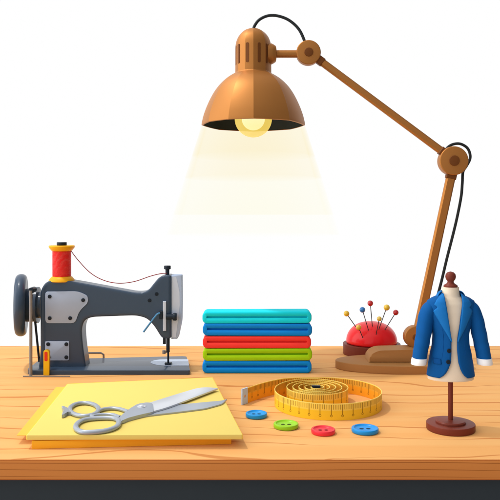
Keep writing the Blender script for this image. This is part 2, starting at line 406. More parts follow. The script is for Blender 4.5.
# needle plate let into the bed
ring = [T(188.2, 359.3, .0126), T(158, 359.3, .0126), T(148.5, 362, .0126), T(158, 365.4, .0126), T(189.0, 365.4, .0126)]
bm = BM(); add_prism(bm, round_poly(ring, [.001, .03, .02, .03, .001], 7), (0, 0, -.0012), .0003, 1); build('needle_plate', bm, M['steel_pale'], sm)
# bent wire bracket behind the pillar
bm = BM(); D_ = 2.03; add_tube(bm, round_poly([P(80, 353, D_), P(101, 353, D_), P(103.5, 354.5, D_), P(103.8, 359.6, D_)], 0), .003, 8, up=(0, 1, 0)); build('wire_bracket', bm, M['rod'], sm)

# ---------------------------------------------------------------- thread spool on the machine
SD = MD+.028; ss = F/SD
sp0 = P(61.8, 281.4, SD)
sz = Vector((sp0.x, SD, sp0.z))
ts = thing('thread_spool', sz, 'orange spool of red thread standing upright on top of the sewing machine', 'thread spool')
def q(v): return v/ss
bm = BM(); add_lathe(bm, [(0, 0), (q(12.2), 0), (q(12.8), q(.6)), (q(12.4), q(2)), (q(10.2), q(4.6)), (q(9), q(5.2)), (q(6), q(5.2)), (q(6), q(30.4)), (q(9), q(30.4)), (q(10.2), q(31)), (q(12.4), q(33.8)), (q(12.8), q(35)), (q(12.2), q(36)), (0, q(36))], sz, 'Z', 48)
build('spool', bm, M['spool'], ts)
prof = [(q(6), q(5.3))]
for k in range(0, 53):
    prof.append((q(9.0+.22*(k % 2)), q(5.3+25*k/52)))
prof += [(q(6), q(30.3))]
bm = BM(); add_lathe(bm, prof, sz, 'Z', 40); build('wound_thread', bm, M['thread'], ts)
bm = BM(); add_lathe(bm, disc_prof(q(4.9), q(36.1), q(39.2), .001), sz, 'Z', 32); build('spool_pin', bm, M['iron_dark'], ts)
bm = BM(); add_tube(bm, catmull([P(70.8, 250.5, SD-.003), P(78, 260, SD), P(90, 272.5, SD-.006), P(103, 280, SD-.014), P(118, 283.2, SD-.02), P(134, 281.6, SD-.018), P(150, 276.3, SD-.016), P(160, 273.8, SD-.016), P(166.5, 273.3, MD+.012)], 8), .0011, 8)
build('loose_thread', bm, M['thread_line'], ts)

# ---------------------------------------------------------------- folded cloths
TD = T(257, 373.5).y; tsx = F/TD
def rrect(cx, cz, w, h, r, D, n=16):
    """rounded rectangle, 4n points, in the plane y = D"""
    out = []
    for qd, (sx, sz_) in enumerate(((1, 1), (-1, 1), (-1, -1), (1, -1))):
        for k in range(n):
            t = (qd+k/(n-1))*pi/2
            out.append(Vector((cx+sx*(w/2-r)+r*cos(t), D, cz+sz_*(h/2-r)+r*sin(t))))
    return out
cols = [((12, 128, 214), 'deep blue folded cloth at the very bottom of the stack, resting on the table'),
        ((150, 198, 18), 'lime green folded cloth in the stack, between the lowest blue and the red ones'),
        ((252, 60, 54), 'red folded cloth in the middle of the stack'),
        ((18, 128, 212), 'blue folded cloth lying on the red one, directly under the turquoise one'),
        ((24, 206, 222), 'turquoise folded cloth on top of the stack beside the sewing machine')]
edges = [373.5, 361, 348.5, 336.2, 323.8, 311.8]
for i, (c, lab) in enumerate(cols):
    z0, z1 = H-(edges[i]-HY)/tsx, H-(edges[i+1]-HY)/tsx
    if i == 0: z0 = .0003
    h = z1-z0-.0004; w = (109.5 if i != 2 else 108.5)/tsx; cx = P(257.2+(.3 if i % 2 else -.2), 300, TD).x; cz = (z0+z1)/2
    m = mat('cloth_fabric', c, .8, E=.86, spec=.1, bump=.5, bscale=700)
    D1 = TD+.062; r = .0125; sl = .0066
    L = [rrect(cx, cz+.0015, w-.022, sl*.8, sl*.39, TD+.009), rrect(cx, cz+.0015, w-.022, sl*.8, sl*.39, TD+.001), rrect(cx, cz+.0015, w-.021, sl, sl*.49, TD),
         rrect(cx, cz, w-.006, h-.006, r-.003, TD), rrect(cx, cz, w-.002, h-.002, r-.001, TD+.001), rrect(cx, cz, w, h, r, TD+.004), rrect(cx, cz, w, h, r, D1-.004), rrect(cx, cz, w-.006, h-.006, r-.003, D1)]
    bm = BM(); add_loops(bm, L)
    for v in bm.verts:                                  # slight sag and unevenness of real folds
        v.co.z += .0006*sin(v.co.x*37+i*2)*(1 if i else 0); v.co.y += .0008*sin(v.co.x*21+i)
    o = build('folded_cloth', bm, m, None, (cx, TD+.03, z0), angle=60); tag(o, lab, 'folded cloth', 'folded cloths in the stack')

# ---------------------------------------------------------------- yellow sheets
def sheet(pts, z0, z1, m, lab, cat, r=.0015):
    ring = round_poly([T(x, y, z1) for x, y in pts], r, 3)
    cx = sum((p for p in ring), Vector())/len(ring)
    bm = BM(); add_prism(bm, ring, (0, 0, z0-z1), .0008, 2)
    o = build('yellow_sheet', bm, m, None, (cx.x, cx.y, z0)); tag(o, lab, cat, 'yellow fabric sheets under the scissors')
    return o
sheet([(31.5, 441.2), (231.5, 436.5), (204, 383), (74, 386)], .0003, .0145, M['sheet_low'], 'amber yellow fabric sheet lowest of the three, its edge showing at the front', 'fabric sheet')
sheet([(16.5, 435.2), (200, 434.5), (190, 384), (56, 387)], .0147, .0160, M['sheet_mid'], 'thin golden yellow fabric sheet poking out on the left from under the pale one', 'fabric sheet')
PAD = sheet([(26.5, 435.2), (242.3, 434.6), (212.5, 377.6), (67.5, 384)], .0162, .0250, M['sheet_top'], 'large pale yellow fabric sheet on top, carrying the scissors', 'fabric sheet')

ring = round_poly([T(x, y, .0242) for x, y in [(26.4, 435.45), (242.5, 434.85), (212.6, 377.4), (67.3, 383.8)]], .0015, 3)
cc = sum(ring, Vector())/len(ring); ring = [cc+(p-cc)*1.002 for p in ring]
bm = BM(); add_prism(bm, ring, (0, 0, -.0078), .0004, 1); build('shaded_sheet_edge', bm, M['sheet_edge_shade'], PAD)  # added body under the pale face, edge shade painted in its colour

# ---------------------------------------------------------------- scissors
ZS = .0252
sc0 = T(141.5, 407, ZS)
sc = thing('scissors', sc0, 'open grey steel tailor scissors lying on the pale yellow sheet', 'scissors')
def Ts(x, y, z=ZS+.0045): return T(x, y, z)
low = [(138, 410), (150, 406.5), (175, 405), (203, 402.2), (222, 400.6), (227, 398.8), (222.5, 403.6), (205, 408.4), (178, 411.8), (150, 415), (138, 416.6)]
bm = BM(); add_prism(bm, round_poly([T(x, y, ZS+.003) for x, y in low], [.002]*3+[.02]*2+[.0005]+[.01]*4+[.002]), (0, 0, -.0028), .001, 2); build('blade', bm, M['steel_grey'], sc)
up = [(149.5, 402.6), (175, 394.6), (197, 388.0), (207, 387.0), (218, 388.2), (190, 398.8), (167, 407.4), (152.8, 411.2)]
bm = BM(); add_prism(bm, round_poly([T(x, y, ZS+.0066) for x, y in up], [.001, .02, .02, .02, .0008, .02, .02, .001]), (0, 0, -.0032), .0009, 2); build('blade', bm, M['steel_blade'], sc)
shk = [(118, 418.5), (124, 412.8), (131, 407.6), (138, 403.6), (149.5, 401.9), (153, 404), (154, 411.6), (141, 414.4), (128, 417.8), (121, 421)]
bm = BM(); add_prism(bm, round_poly([T(x, y, ZS+.0072) for x, y in shk], .008), (0, 0, -.0070), .0016, 3); build('shank', bm, M['steel_grey'], sc)
LA = [T(84.2+14.4*cos(2*pi*k/40), 409.4-6.5*sin(2*pi*k/40), ZS+.0042) for k in range(40)]
bm = BM(); add_tube(bm, LA, .0048, 12, closed=True, up=(0, 0, 1), flat=.85)
sp_ = [(61.6, 405.4), (64.6, 406.0), (67.5, 407.8), (71, 407.4), (71, 412.0), (67.5, 411.6), (64.5, 414.0), (61.8, 414.6), (62.4, 411.8), (64.8, 409.8), (62.4, 408.0)]
add_prism(bm, [T(x, y, ZS+.0075) for x, y in sp_], (0, 0, -.0072), .0008, 1)
hA = build('handle', bm, M['steel_grey'], sc)
LB = catmull([T(x, y, ZS+.0042) for x, y in [(75.8, 427.5), (79, 422.3), (88, 419.2), (104, 418), (115.5, 418.7), (119, 422.3), (116, 427), (107, 430.4), (94, 432), (81.5, 431.8)]], 6, True)
bm = BM(); add_tube(bm, LB, .0051, 12, closed=True, up=(0, 0, 1), flat=.85)
add_tube(bm, catmull([T(x, y, ZS+.0042) for x, y in [(97, 411.5), (103.5, 409.2), (112, 408.2), (120, 409), (128, 411.6)]], 6), .0042, 12, up=(0, 0, 1), flat=.85)
add_tube(bm, catmull([T(x, y, ZS+.0042) for x, y in [(90.5, 414.6), (93, 417.5), (97, 418.6)]], 6), .004, 12, up=(0, 0, 1), flat=.85)
add_tube(bm, catmull([T(x, y, ZS+.0042) for x, y in [(92, 416), (101, 414.6), (112, 414.6), (120, 417.2)]], 6), .0038, 12, up=(0, 0, 1), flat=.85)
build('handle', bm, M['steel_grey'], sc)
c = T(141.6, 406.6, ZS+.0073)
bm = BM(); add_lathe(bm, [(.0088, -.001), (.0088, .0008), (.0078, .0014), (.0065, .0014), (.0058, .0008), (0, .0008)], c, 'Z', 32)
add_lathe(bm, [(.005, 0), (.005, .0022), (.004, .003), (0, .0034)], c, 'Z', 24); build('pivot_screw', bm, M['steel_blade'], sc)

# ---------------------------------------------------------------- tape measure
TH_ = .0345
C1 = Vector(((327.8-HX)/F*1.546, 1.546)); R1 = .1170
C2 = Vector(((315.8-HX)/F*1.572, 1.572))
path = []
for x, y in ((242.6, 404.9), (250, 402.2), (262, 398), (276, 394.4), (290, 392.3)):
    g = T(x, y); path.append(Vector((g.x, g.y)))
pts = [(112, R1, 0), (90, R1, 0)]
a = 96.0
while a > -205: path.append(C1+Vector((cos(radians(a)), sin(radians(a))))*R1); a -= 6
# from the left of the big loop in towards the coil
rc = .074
steps = 26
turn0 = -205.0
a = turn0
k = 0
last_r = R1
while a > turn0-5*360-40:
    t = min(1, (turn0-a)/100.0); t = t*t*(3-2*t)
    C = C1*(1-t)+C2*t
    turns = max(0, (turn0-100-a)/360.0)
    rcur = R1*(1-t)+rc*t if turns <= 0 else max(.008, rc-.0135*turns)
    path.append(C+Vector((cos(radians(a)), sin(radians(a))))*rcur); a -= 8
# keep the run-in of the loose end just outside the big loop where they pass
tape = thing('tape_measure', (C1.x, C1.y, 0), 'yellow measuring tape coiled on edge, loose end with metal tip pointing left', 'tape measure')
fine = catmull([Vector((p.x, p.y, 0)) for p in path], 3)
bm = BM(); uvl = bm.loops.layers.uv.new('UVMap')
thk = .0006
us = [0.0]
for a_, b_ in zip(fine, fine[1:]): us.append(us[-1]+(b_-a_).length)
secs = []
for i, p in enumerate(fine):
    t = (fine[min(i+1, len(fine)-1)]-fine[max(i-1, 0)]).normalized(); n_ = Vector((t.y, -t.x, 0))
    secs.append([bm.verts.new(p-n_*thk+Vector((0, 0, .0004))), bm.verts.new(p-n_*thk+Vector((0, 0, TH_))), bm.verts.new(p+n_*thk+Vector((0, 0, TH_))), bm.verts.new(p+n_*thk+Vector((0, 0, .0004)))])
vv = [0, 1, 1, 0]
for i in range(len(secs)-1):
    A, B = secs[i], secs[i+1]
    for k in range(4):
        k2 = (k+1) % 4
        f = bm.faces.new((A[k], A[k2], B[k2], B[k]))
        for lp, (u_, v_) in zip(f.loops, ((us[i], vv[k]), (us[i], vv[k2]), (us[i+1], vv[k2]), (us[i+1], vv[k]))): lp[uvl].uv = (u_, v_)
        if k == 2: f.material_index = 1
bm.faces.new(secs[0][::-1]); bm.faces.new(secs[-1])
build('tape_strip', bm, [M['tape'], M['tape_inner']], tape, angle=40)
pe = fine[-1]; bm = BM(); add_box(bm, (pe.x-.004, pe.y-.007, .001), (pe.x+.016, pe.y+.001, TH_+.0012), .0008, 1); build('core_clip', bm, M['black'], tape)
# metal tip with its hole
p0, p1 = fine[0], fine[4]; t = (path[1]-path[0]).normalized(); t = Vector((t.x, t.y, 0)); n_ = Vector((t.y, -t.x, 0))
bm = BM()
base = Vector((path[0].x, path[0].y, 0))-t*.003
def tp(u, z, o): return base+t*u+Vector((0, 0, z))+n_*o
N = 24; rings = []
for o_ in (-.0016, .0016):
    outer = []; inner = []
    for k in range(N):
        an = 2*pi*k/N+pi/4; cu, cz_ = cos(an), sin(an); mx = max(abs(cu), abs(cz_))
        outer.append(bm.verts.new(tp(.010+cu/mx*.010, .018+cz_/mx*.0175, o_)))
        inner.append(bm.verts.new(tp(.010+cu*.0028, .018+cz_*.0034, o_)))
    rings.append((outer, inner))
(o0, i0), (o1, i1) = rings
for k in range(N):
    k2 = (k+1) % N
    for q4 in ((o0[k], o0[k2], i0[k2], i0[k]), (o1[k], i1[k], i1[k2], o1[k2]), (o0[k], o1[k], o1[k2], o0[k2]), (i0[k], i0[k2], i1[k2], i1[k])): bm.faces.new(q4)
build('metal_tip', bm, M['tab'], tape)

# ---------------------------------------------------------------- buttons
def button(px, ybot, wpx, c, lab):
    Df = T(px, ybot).y; r = wpx/2/(F/(Df+.025)); Dc = Df+r; x = (px-HX)/F*Dc; th = .0092
    m = mat('button_plastic', c, .35, E=.95, spec=.3, vary=.02)
    dk = mat('button_hole', tuple(int(v*.35) for v in c), .6, E=1.1)
    t = thing('button', (x, Dc, 0), lab, 'button', 'buttons in front of the tape measure')
    rh = r*.105; off = r*.25; n = 64
    prof = [(0, .0006), (r*.9, .0006), (r*.97, .001), (r, .0025), (r, th-.0018), (r*.97, th-.0006), (r*.91, th), (r*.82, th-.0003), (r*.76, th-.0024), (r*.70, th-.0031), (0, th-.0031)]
    bm = BM(); add_lathe(bm, prof, (x, Dc, 0), 'Z', n); b = build('rim_disc', bm, m, t)
    for sx in (-1, 1):
        bm = BM(); add_lathe(bm, [(0, th-.0028), (rh*1.25, th-.0028), (rh*1.35, th-.0033)], (x+sx*off, Dc, 0), 'Z', 20, kx=1.25); build('hole', bm, dk, b)
button(256.4, 420, 21.5, (26, 148, 220), 'smallest blue button, left of the green one, under the loose tape end')
button(286, 431.3, 25, (146, 204, 30), 'lime green button between the small blue and the red one')
button(323.2, 437, 24, (232, 48, 64), 'red button, nearest to the table edge')
button(365, 436.2, 27, (20, 140, 216), 'larger blue button on the right, beside the red one')

# ---------------------------------------------------------------- pincushion
PC = P(371.6, 350, 2.12); pcx = PC.x; PY = 2.12; PR = .086
pc = thing('pincushion', (pcx, PY, 0), 'red domed pincushion on a dark wooden disc behind the lamp base', 'pincushion')
bm = BM(); add_lathe(bm, disc_prof(PR, .0003, .032, .0015), (pcx, PY, 0), 'Z', 72); build('wooden_disc', bm, M['walnut'], pc)
RX, RZ, ZC = .0765, .0600, .0355
prof = [(0, .0322), (RX*.93, .0322), (RX*.985, .034), (RX, .0375)]
for k in range(1, 17):
    t = k/16*pi/2; prof.append((RX*cos(t)**.86 if k < 16 else 0, .0375+RZ*sin(t)))
bm = BM(); add_lathe(bm, prof, (pcx, PY, 0), 'Z', 72); build('cushion', bm, M['cushion'], pc, angle=60)
def dome_hit(px, py):
    """depth where the line of sight meets the cushion's front"""
    D = 2.03
    while D < 2.2:
        p = P(px, py, D); 
        e = ((p.x-pcx)**2+(p.y-PY)**2)/RX**2+max(0, (p.z-.0375)/RZ)**2
        if e < 1: return p
        D += .0005
    return P(px, py, PY)
pins = [((346.5, 313.6), (358.4, 330.5), (246, 200, 40), 'yellow headed pin leaning far left in the pincushion', 2.9),
        ((358.6, 327.4), (362.9, 338), (250, 196, 60), 'yellow headed pin stuck lowest and frontmost in the pincushion', 2.8),
        ((362.4, 309.8), (368.7, 331), (24, 122, 200), 'blue headed pin in the pincushion', 2.9),
        ((370.3, 303.3), (372.4, 327), (206, 28, 36), 'red headed pin standing tallest and nearly upright in the pincushion', 2.9),
        ((379.3, 318.8), (376, 335), (240, 204, 80), 'small pale yellow headed pin right of the cushion centre', 2.5),
        ((386.7, 307.5), (378.6, 330), (248, 206, 50), 'yellow headed pin leaning right in the pincushion, beside the rightmost red one', 3.1),
        ((395.8, 312.5), (384.5, 330.5), (200, 26, 38), 'red headed pin leaning furthest right in the pincushion', 2.8)]
for (hx, hy), (bx, by), c, lab, r in pins:
    e = dome_hit(bx, by); hp = P(hx, hy, e.y-.006); rr_ = r/(F/hp.y)
    t = thing('sewing_pin', e, lab, 'pin', 'pins stuck in the pincushion')
    d = (e-hp).normalized()
    bm = BM(); add_tube(bm, [hp, e+d*.012], .0012, 8); build('needle', bm, M['needle'], t)
    bm = BM(); n = 10
    add_lathe(bm, [(0 if k in (0, n) else rr_*sin(pi*k/n), -rr_*cos(pi*k/n)) for k in range(n+1)], hp, 'Z', 20); build('pin_head', bm, mat('pin_head', c, .22, E=1.0, coat=.5, spec=.6), t, angle=80)

# ---------------------------------------------------------------- desk lamp
LX = P(403.5, 370, 1.92).x; LY = 1.925
lamp = thing('desk_lamp', (LX, LY, 0), 'copper coloured articulated desk lamp with dome shade, lit above the cloths', 'desk lamp')
def oval(r, kx, ky, z0, z1, b):
    return [(a*1.0, z) for a, z in disc_prof(r, z0, z1, b)]
bm = BM(); add_lathe(bm, disc_prof(.186, .0003, .0215, .0022), (LX, LY, 0), 'Z', 96, ky=.45); build('base_plate', bm, M['copper_base'], lamp)
# stepped block on the plate
bx0 = P(368, 360, LY-.02).x; bx1 = bx0+.15
ring = [Vector((bx0, 0, .0217)), Vector((bx0+.004, 0, .042)), Vector((bx0+.026, 0, .054)), Vector((bx1-.02, 0, .056)), Vector((bx1, 0, .040)), Vector((bx1, 0, .0217))]
ring = [Vector((p.x, LY-.035, p.z)) for p in round_poly(ring, [0, .015, .02, .015, .012, 0], 5)]
bm = BM(); add_prism(bm, ring, (0, .07, 0), .003, 3); build('base_block', bm, M['copper_base'], lamp)
AD = 1.95                                              # plane the arms move in
def joint(px, py, rpx, name, th=.026, inner=.36, D=AD):
    sc = F/D; c = P(px, py, D-th/2); r = rpx/sc
    bm = BM(); add_lathe(bm, disc_prof(r, 0, th, .003), c, 'Y', 56); o = build(name, bm, M['copper'], lamp)
    bm = BM(); add_lathe(bm, disc_prof(r*inner, 0, .006, .0015), c-Vector((0, .003, 0)), 'Y', 32); build('bolt', bm, M['copper_dark'], o)
joint(308.7, 52, 12.2, 'shoulder_joint'); joint(454.3, 160.6, 14.4, 'elbow_joint', .03); joint(416, 337.5, 11, 'base_joint', .03, .3)
def arm(a, b, w, name='arm', th=.014):
    A, B = P(*a, AD), P(*b, AD); d = (B-A).normalized(); n_ = Vector((d.z, 0, -d.x)); w = w/(F/AD)/2
    ring = [A+n_*w, B+n_*w, B-n_*w, A-n_*w]; ring = [p+Vector((0, -th/2, 0)) for p in ring]
    bm = BM(); add_prism(bm, ring, (0, th, 0), .0042, 1); o = build(name, bm, M['copper'], lamp, angle=20)
    return o, A, B, d, n_, w
for a, b, w in (((308.7, 52.3), (454.3, 160.6), 7.4), ((454.3, 160.6), (416.5, 337), 9.2)):
    o, A, B, d, n_, ww = arm(a, b, w)
    s0 = (13.5 if w < 8 else 14.5)/(F/AD)
    for base_, dd in (((A, d), 1),) if w > 8 else (((A, d), 1), ((B, -d), 1)):
        q0 = base_[0]+base_[1]*s0*.6; q1 = base_[0]+base_[1]*(s0+.012); wv = ww*1.12
        ring = [p+Vector((0, -.0085, 0)) for p in (q0+n_*wv, q1+n_*wv, q1-n_*wv, q0-n_*wv)]
        bm = BM(); add_prism(bm, ring, (0, .017, 0), .002, 1); build('ferrule', bm, M['copper_dark'], o)
bm = BM(); add_tube(bm, [P(272, 54, AD), P(300, 54, AD)], .0105, 24); build('shade_stem', bm, M['copper'], lamp)
sl_ = F/AD
c = P(270, 54, AD); bm = BM(); add_lathe(bm, [(0, -.006), (.029, -.006), (.029, .004), (.026, .010), (.022, .016), (.014, .018), (0, .018)], c, 'X', 40); build('shade_bracket', bm, M['copper'], lamp)
# shade
SX = P(253.3, 100, AD).x
def zz(y): return H-(y-HY)/sl_
op = [(0, 28.6), (5, 29.2), (10, 31.6), (14, 35.6), (16.4, 40.4), (17.6, 46), (17.8, 56), (17.8, 70), (18.3, 73.6), (22, 75.5), (28, 79.5), (34.5, 86), (40, 94), (45, 104), (48.8, 114), (50.8, 122), (51.2, 125.2)]
op3 = catmull([Vector((r, 0, y)) for r, y in op], 4)
prof = [(max(0, p.x)/sl_, zz(p.z)) for p in op3]; prof[0] = (0, zz(28.6))
th = .0022
bm = BM(); add_gored(bm, [(r*1.012, z) for r, z in prof]+[(51.0/sl_-.0015, zz(125.6)), (51.2/sl_-th-.0005, zz(125.2))], (SX, AD, 0)); shade = build('shade', bm, M['copper'], lamp, angle=9)  # panel creases added so the shade takes on tonal stripes
inn = [(r-th, z-.001) for r, z in prof if r > .03]
bm = BM(); add_gored(bm, [(0, zz(60))]+[(.04, zz(62))]+inn[12:], (SX, AD, 0)); build('shade_lining', bm, M['inner'], shade, angle=30)
for k in range(12):
    an = radians(-90+[-54, -19.5, 19, 48][k] if k < 4 else -90+48+(k-3)*29)
    r = 17.8/sl_*1.012*gore(an+pi/2)+.0006; u = Vector((cos(an), sin(an), 0)); w = Vector((-sin(an), cos(an), 0))
    if u.x > .9: continue
    ring = []
    for x_, z_ in [(-.0042, zz(65.8)), (.0042, zz(65.8)), (.0042, zz(46.4)), (-.0042, zz(46.4))]: ring.append(Vector((SX, AD, z_))+u*r+w*x_)
    bm = BM(); add_prism(bm, round_poly(ring, .004, 5), -u*.003, .0003, 1); build('vent', bm, M['copper_dark'], shade)
# bulb and its collar
bc = Vector((SX, AD, zz(118.8))); rb = 18.6/sl_
bm = BM(); n = 24
add_lathe(bm, [(0, -rb)]+[(rb*sin(pi*k/n), -rb*cos(pi*k/n)) for k in range(1, 19)]+[(rb*.5, rb*1.1), (rb*.48, rb*1.5), (0, rb*1.5)], bc, 'Z', 48)
bulb = build('bulb', bm, M['bulb'], lamp, angle=80)
bm = BM(); rc_ = rb*.62
add_lathe(bm, [(0 if k in (0, n) else rc_*sin(pi*k/n), -rc_*cos(pi*k/n)) for k in range(n+1)], bc, 'Z', 40); build('glowing_core', bm, M['bulb_core'], bulb, angle=80)
# cord
bm = BM(); add_tube(bm, catmull([P(253.6, 30, AD), P(254.5, 26, AD), P(259, 20, AD), P(267, 16, AD), P(276, 15.6, AD), P(286, 18.6, AD), P(294, 24, AD), P(300, 31, AD), P(304.5, 41, AD), P(307, 50, AD)], 6), .0042, 12); build('cord', bm, M['cord'], lamp)
bm = BM(); add_tube(bm, catmull([P(444, 153, AD+.02), P(447.5, 147.6, AD+.02), P(453, 144.3, AD+.02), P(460, 143.8, AD+.02), P(466.5, 147.2, AD+.02), P(469.6, 152.5, AD+.02), P(470, 159, AD+.02), P(466.5, 166, AD+.02), P(463, 172, AD+.02), P(462.3, 183, AD+.01), P(461.2, 196, AD+.01),
    P(457.6, 215, AD+.01), P(453.4, 233, AD+.01), P(447, 258, AD+.01), P(441, 283, AD+.01), P(434, 308, AD+.01), P(426, 328, AD+.01), P(419, 337, AD+.01)], 6), .0040, 12); build('cord', bm, M['cord'], lamp)

# ---------------------------------------------------------------- lamplight put in as a tint: four even layers, thinning downwards
def absorb(name, target, path=.33):
    m = bpy.data.materials.new(name); m.use_nodes = True; nt = m.node_tree; nt.nodes.remove(nt.nodes['Principled BSDF'])
    a = nt.nodes.new('ShaderNodeVolumeAbsorption')
    sig = [-math.log(min(.9995, lin(v)))/path for v in target]; d = max(sig)
    a.inputs['Density'].default_value = d; a.inputs['Color'].default_value = tuple(1-s_/d for s_ in sig)+(1,)
    nt.links.new(a.outputs[0], nt.nodes['Material Output'].inputs['Volume']); return m
bands = [(126.4, 157, (252.5, 244, 216)), (157, 178.7, (253.4, 247.5, 227)), (178.7, 214.8, (254.2, 252.3, 239)), (214.8, 234.5, (254.6, 254, 248))]
bm = BM(); mats = []
def rad(y): return (53.5+(y-131.5)*(86-53.5)/103)/sl_
for i, (ya, yb, c) in enumerate(bands):                # a thin core and a denser outer layer, lamplight put in as a tint with crisp edges
    g = .0002; k = .9
    add_lathe(bm, [(0, zz(ya)-g), (rad(ya)*k-g, zz(ya)-g), (rad(yb)*k-g, zz(yb)+g), (0, zz(yb)+g)], (SX, AD, 0), 'Z', 96, mi=2*i)
    r0 = [(rad(ya)*k, zz(ya)-g), (rad(ya), zz(ya)-g), (rad(yb), zz(yb)+g), (rad(yb)*k, zz(yb)+g), (rad(ya)*k, zz(ya)-g)]
    nb_ = len(bm.verts); add_lathe(bm, r0, (SX, AD, 0), 'Z', 96, mi=2*i+1)
    pth = 2.15*rad((ya+yb)/2)
    mats += [absorb('lamplight_tint', c, pth), absorb('lamplight_tint', c, pth/2.5)]
bmesh.ops.remove_doubles(bm, verts=bm.verts, dist=.00001)
o = build('light_beam', bm, mats, None, (SX, AD, zz(234)), angle=20)
tag(o, 'pale yellow tinted cone standing in for lamplight under the lamp shade', 'light beam', kind='stuff')

# ---------------------------------------------------------------- dress form
JD = 1.372; js = F/JD; JX = 450.6
def jx(px): return (px-HX)/js
def jz(py): return H-(py-HY)/js
cx0 = jx(JX)
df = thing('dress_form', (cx0, JD, 0), 'small cream dress form on a dark red wooden stand, wearing the blue jacket', 'dress form')
def interp(tab, y):
    if y <= tab[0][0]: return tab[0][1:]
    for a, b in zip(tab, tab[1:]):
        if y <= b[0]:
            t = (y-a[0])/(b[0]-a[0]); t = t*t*(3-2*t)*.5+t*.5
            return tuple(u+(v-u)*t for u, v in zip(a[1:], b[1:]))
    return tab[-1][1:]
tors = [(287, 8.2, 7), (292, 8.4, 7.4), (296, 9.2, 7.8), (299, 15, 9), (304, 20, 10.5), (312, 20.5, 11.5), (322, 18.5, 12), (337, 14.5, 11), (350, 17, 12.2), (362, 20, 14), (374, 22.3, 15.5), (378, 22.8, 16)]
bm = BM(); L = []
for y in [287+.0001]+[287+k*1.5 for k in range(1, 61)]+[378]:
    w, d = interp(tors, y)[:2]
    L.append([Vector((cx0+w/js*cos(2*pi*k/64), JD+d/js*sin(2*pi*k/64), jz(y))) for k in range(64)])
w, d = 22.4, 15.6
L.append([Vector((cx0+w/js*cos(2*pi*k/64), JD+d/js*sin(2*pi*k/64), jz(378.6))) for k in range(64)])
add_loops(bm, L); build('torso', bm, M['linen'], df, angle=50)
bm = BM(); add_lathe(bm, [(0, 0), (6.6/js, 0), (7.0/js, 1/js), (6.6/js, 2.2/js), (4.2/js, 3.6/js), (3/js, 5.2/js), (3.2/js, 6.2/js), (4.6/js, 8/js), (5.3/js, 10.6/js), (4.7/js, 13.2/js), (3/js, 15/js), (0, 15.8/js)], (cx0, JD, jz(287.2)), 'Z', 40); build('neck_finial', bm, M['walnut'], df, angle=60)
bm = BM(); add_lathe(bm, disc_prof(2.45/js, .018, jz(377), .001), (cx0, JD, 0), 'Z', 28); build('pole', bm, M['walnut'], df)
rB = 23.8/js
bm = BM(); add_lathe(bm, disc_prof(rB, .0003, .0135, .0016), (cx0, JD, 0), 'Z', 72); bs = build('stand_base', bm, M['walnut'], df)
bm = BM(); add_lathe(bm, [(0, .0137), (14.8/js, .0137), (14.8/js, .0165), (13.8/js, .0185), (9/js, .0195), (0, .0195)], (cx0, JD, 0), 'Z', 56); build('base_step', bm, M['walnut'], bs)

# ---------------------------------------------------------------- jacket
jk = thing('jacket', (cx0, JD, jz(375)), 'open blue tailored jacket with white cuffs worn by the small dress form', 'jacket')
jt = [(292.5, 9.8, 8.6), (295, 12, 9.6), (298, 19, 10.8), (301, 23.3, 12), (306, 24, 13), (313, 22.4, 13.8), (322, 20, 14), (335, 17.6, 13.4), (343, 18, 13.8), (355, 20.4, 15.2), (365, 22, 16.4), (375, 23.3, 17.4)]
opL = [(292.5, 8.9), (300, 8.5), (320, 5.8), (339, 3.0), (348, 3.2), (359, 4.0), (365, 6.3), (369, 8.3), (372, 10.8), (375, 14.5)]
opR = [(292.5, 8.9), (300, 8.3), (320, 5.3), (339, 2.6), (348, 2.4), (359, 3.2), (365, 4.8), (369, 6.6), (372, 8.8), (375, 12.5)]
def surf(x, y, off=0):
    """front of the jacket at photo offset x from the axis, photo row y"""
    w, d = interp(jt, y)[:2]; w += off; d += off
    s_ = max(-.999, min(.999, x/w)); return Vector((cx0+x/js, JD-d/js*sqrt(1-s_*s_), jz(y)))
bm = BM(); rows = []; NC = 56
ys = [292.5+k*(82.5/60) for k in range(61)]
for y in ys:
    w, d = interp(jt, y)[:2]; l = interp(opL, y)[0]; r = interp(opR, y)[0]
    a0 = math.asin(min(.99, r/w)); a1 = 2*pi-math.asin(min(.99, l/w))
    rows.append([bm.verts.new((cx0+w/js*sin(a0+(a1-a0)*k/NC), JD-d/js*cos(a0+(a1-a0)*k/NC), jz(y))) for k in range(NC+1)])
for a, b in zip(rows, rows[1:]):
    for k in range(NC): bm.faces.new((a[k], a[k+1], b[k+1], b[k]))
o = build('coat_body', bm, M['jacket'], jk, angle=60)
md = o.modifiers.new('cloth thickness', 'SOLIDIFY'); md.thickness = .0016; md.offset = 0
def sleeve(pts, name):
    bm = BM(); cen = catmull([Vector((jx(x), JD+oy/js, jz(y))) for x, y, r, oy in pts], 5); x = pts[0][0]
    rs = [v.x for v in catmull([Vector((r, 0, 0)) for x, y, r, oy in pts], 5)]
    L = []
    for i, c in enumerate(cen):
        t = (cen[min(i+1, len(cen)-1)]-cen[max(i-1, 0)]).normalized(); s_ = Vector((0, 1, 0)); u = s_.cross(t).normalized()
        cr_ = lambda k: 1+.035*sin(i*1.15+1.4*sin(2*pi*k/32)+(2 if x < 450 else 0))*math.exp(-((i-24)/7)**2)
        L.append([c+(u*cos(2*pi*k/32)*rs[i]+s_*sin(2*pi*k/32)*rs[i]*1.12)/js*cr_(k) for k in range(32)])
    add_loops(bm, L); return build(name, bm, M['jacket'], jk, angle=50)
sl1 = sleeve([(434, 302.5, 3, 0), (432, 304, 5, 0), (429.6, 308.5, 7.3, 0), (426.6, 316, 7.9, 0), (424.6, 325, 7.8, -1), (422.3, 338, 7.4, -2), (420.2, 348, 7.2, -3), (418.4, 357.6, 7.0, -4)], 'sleeve')
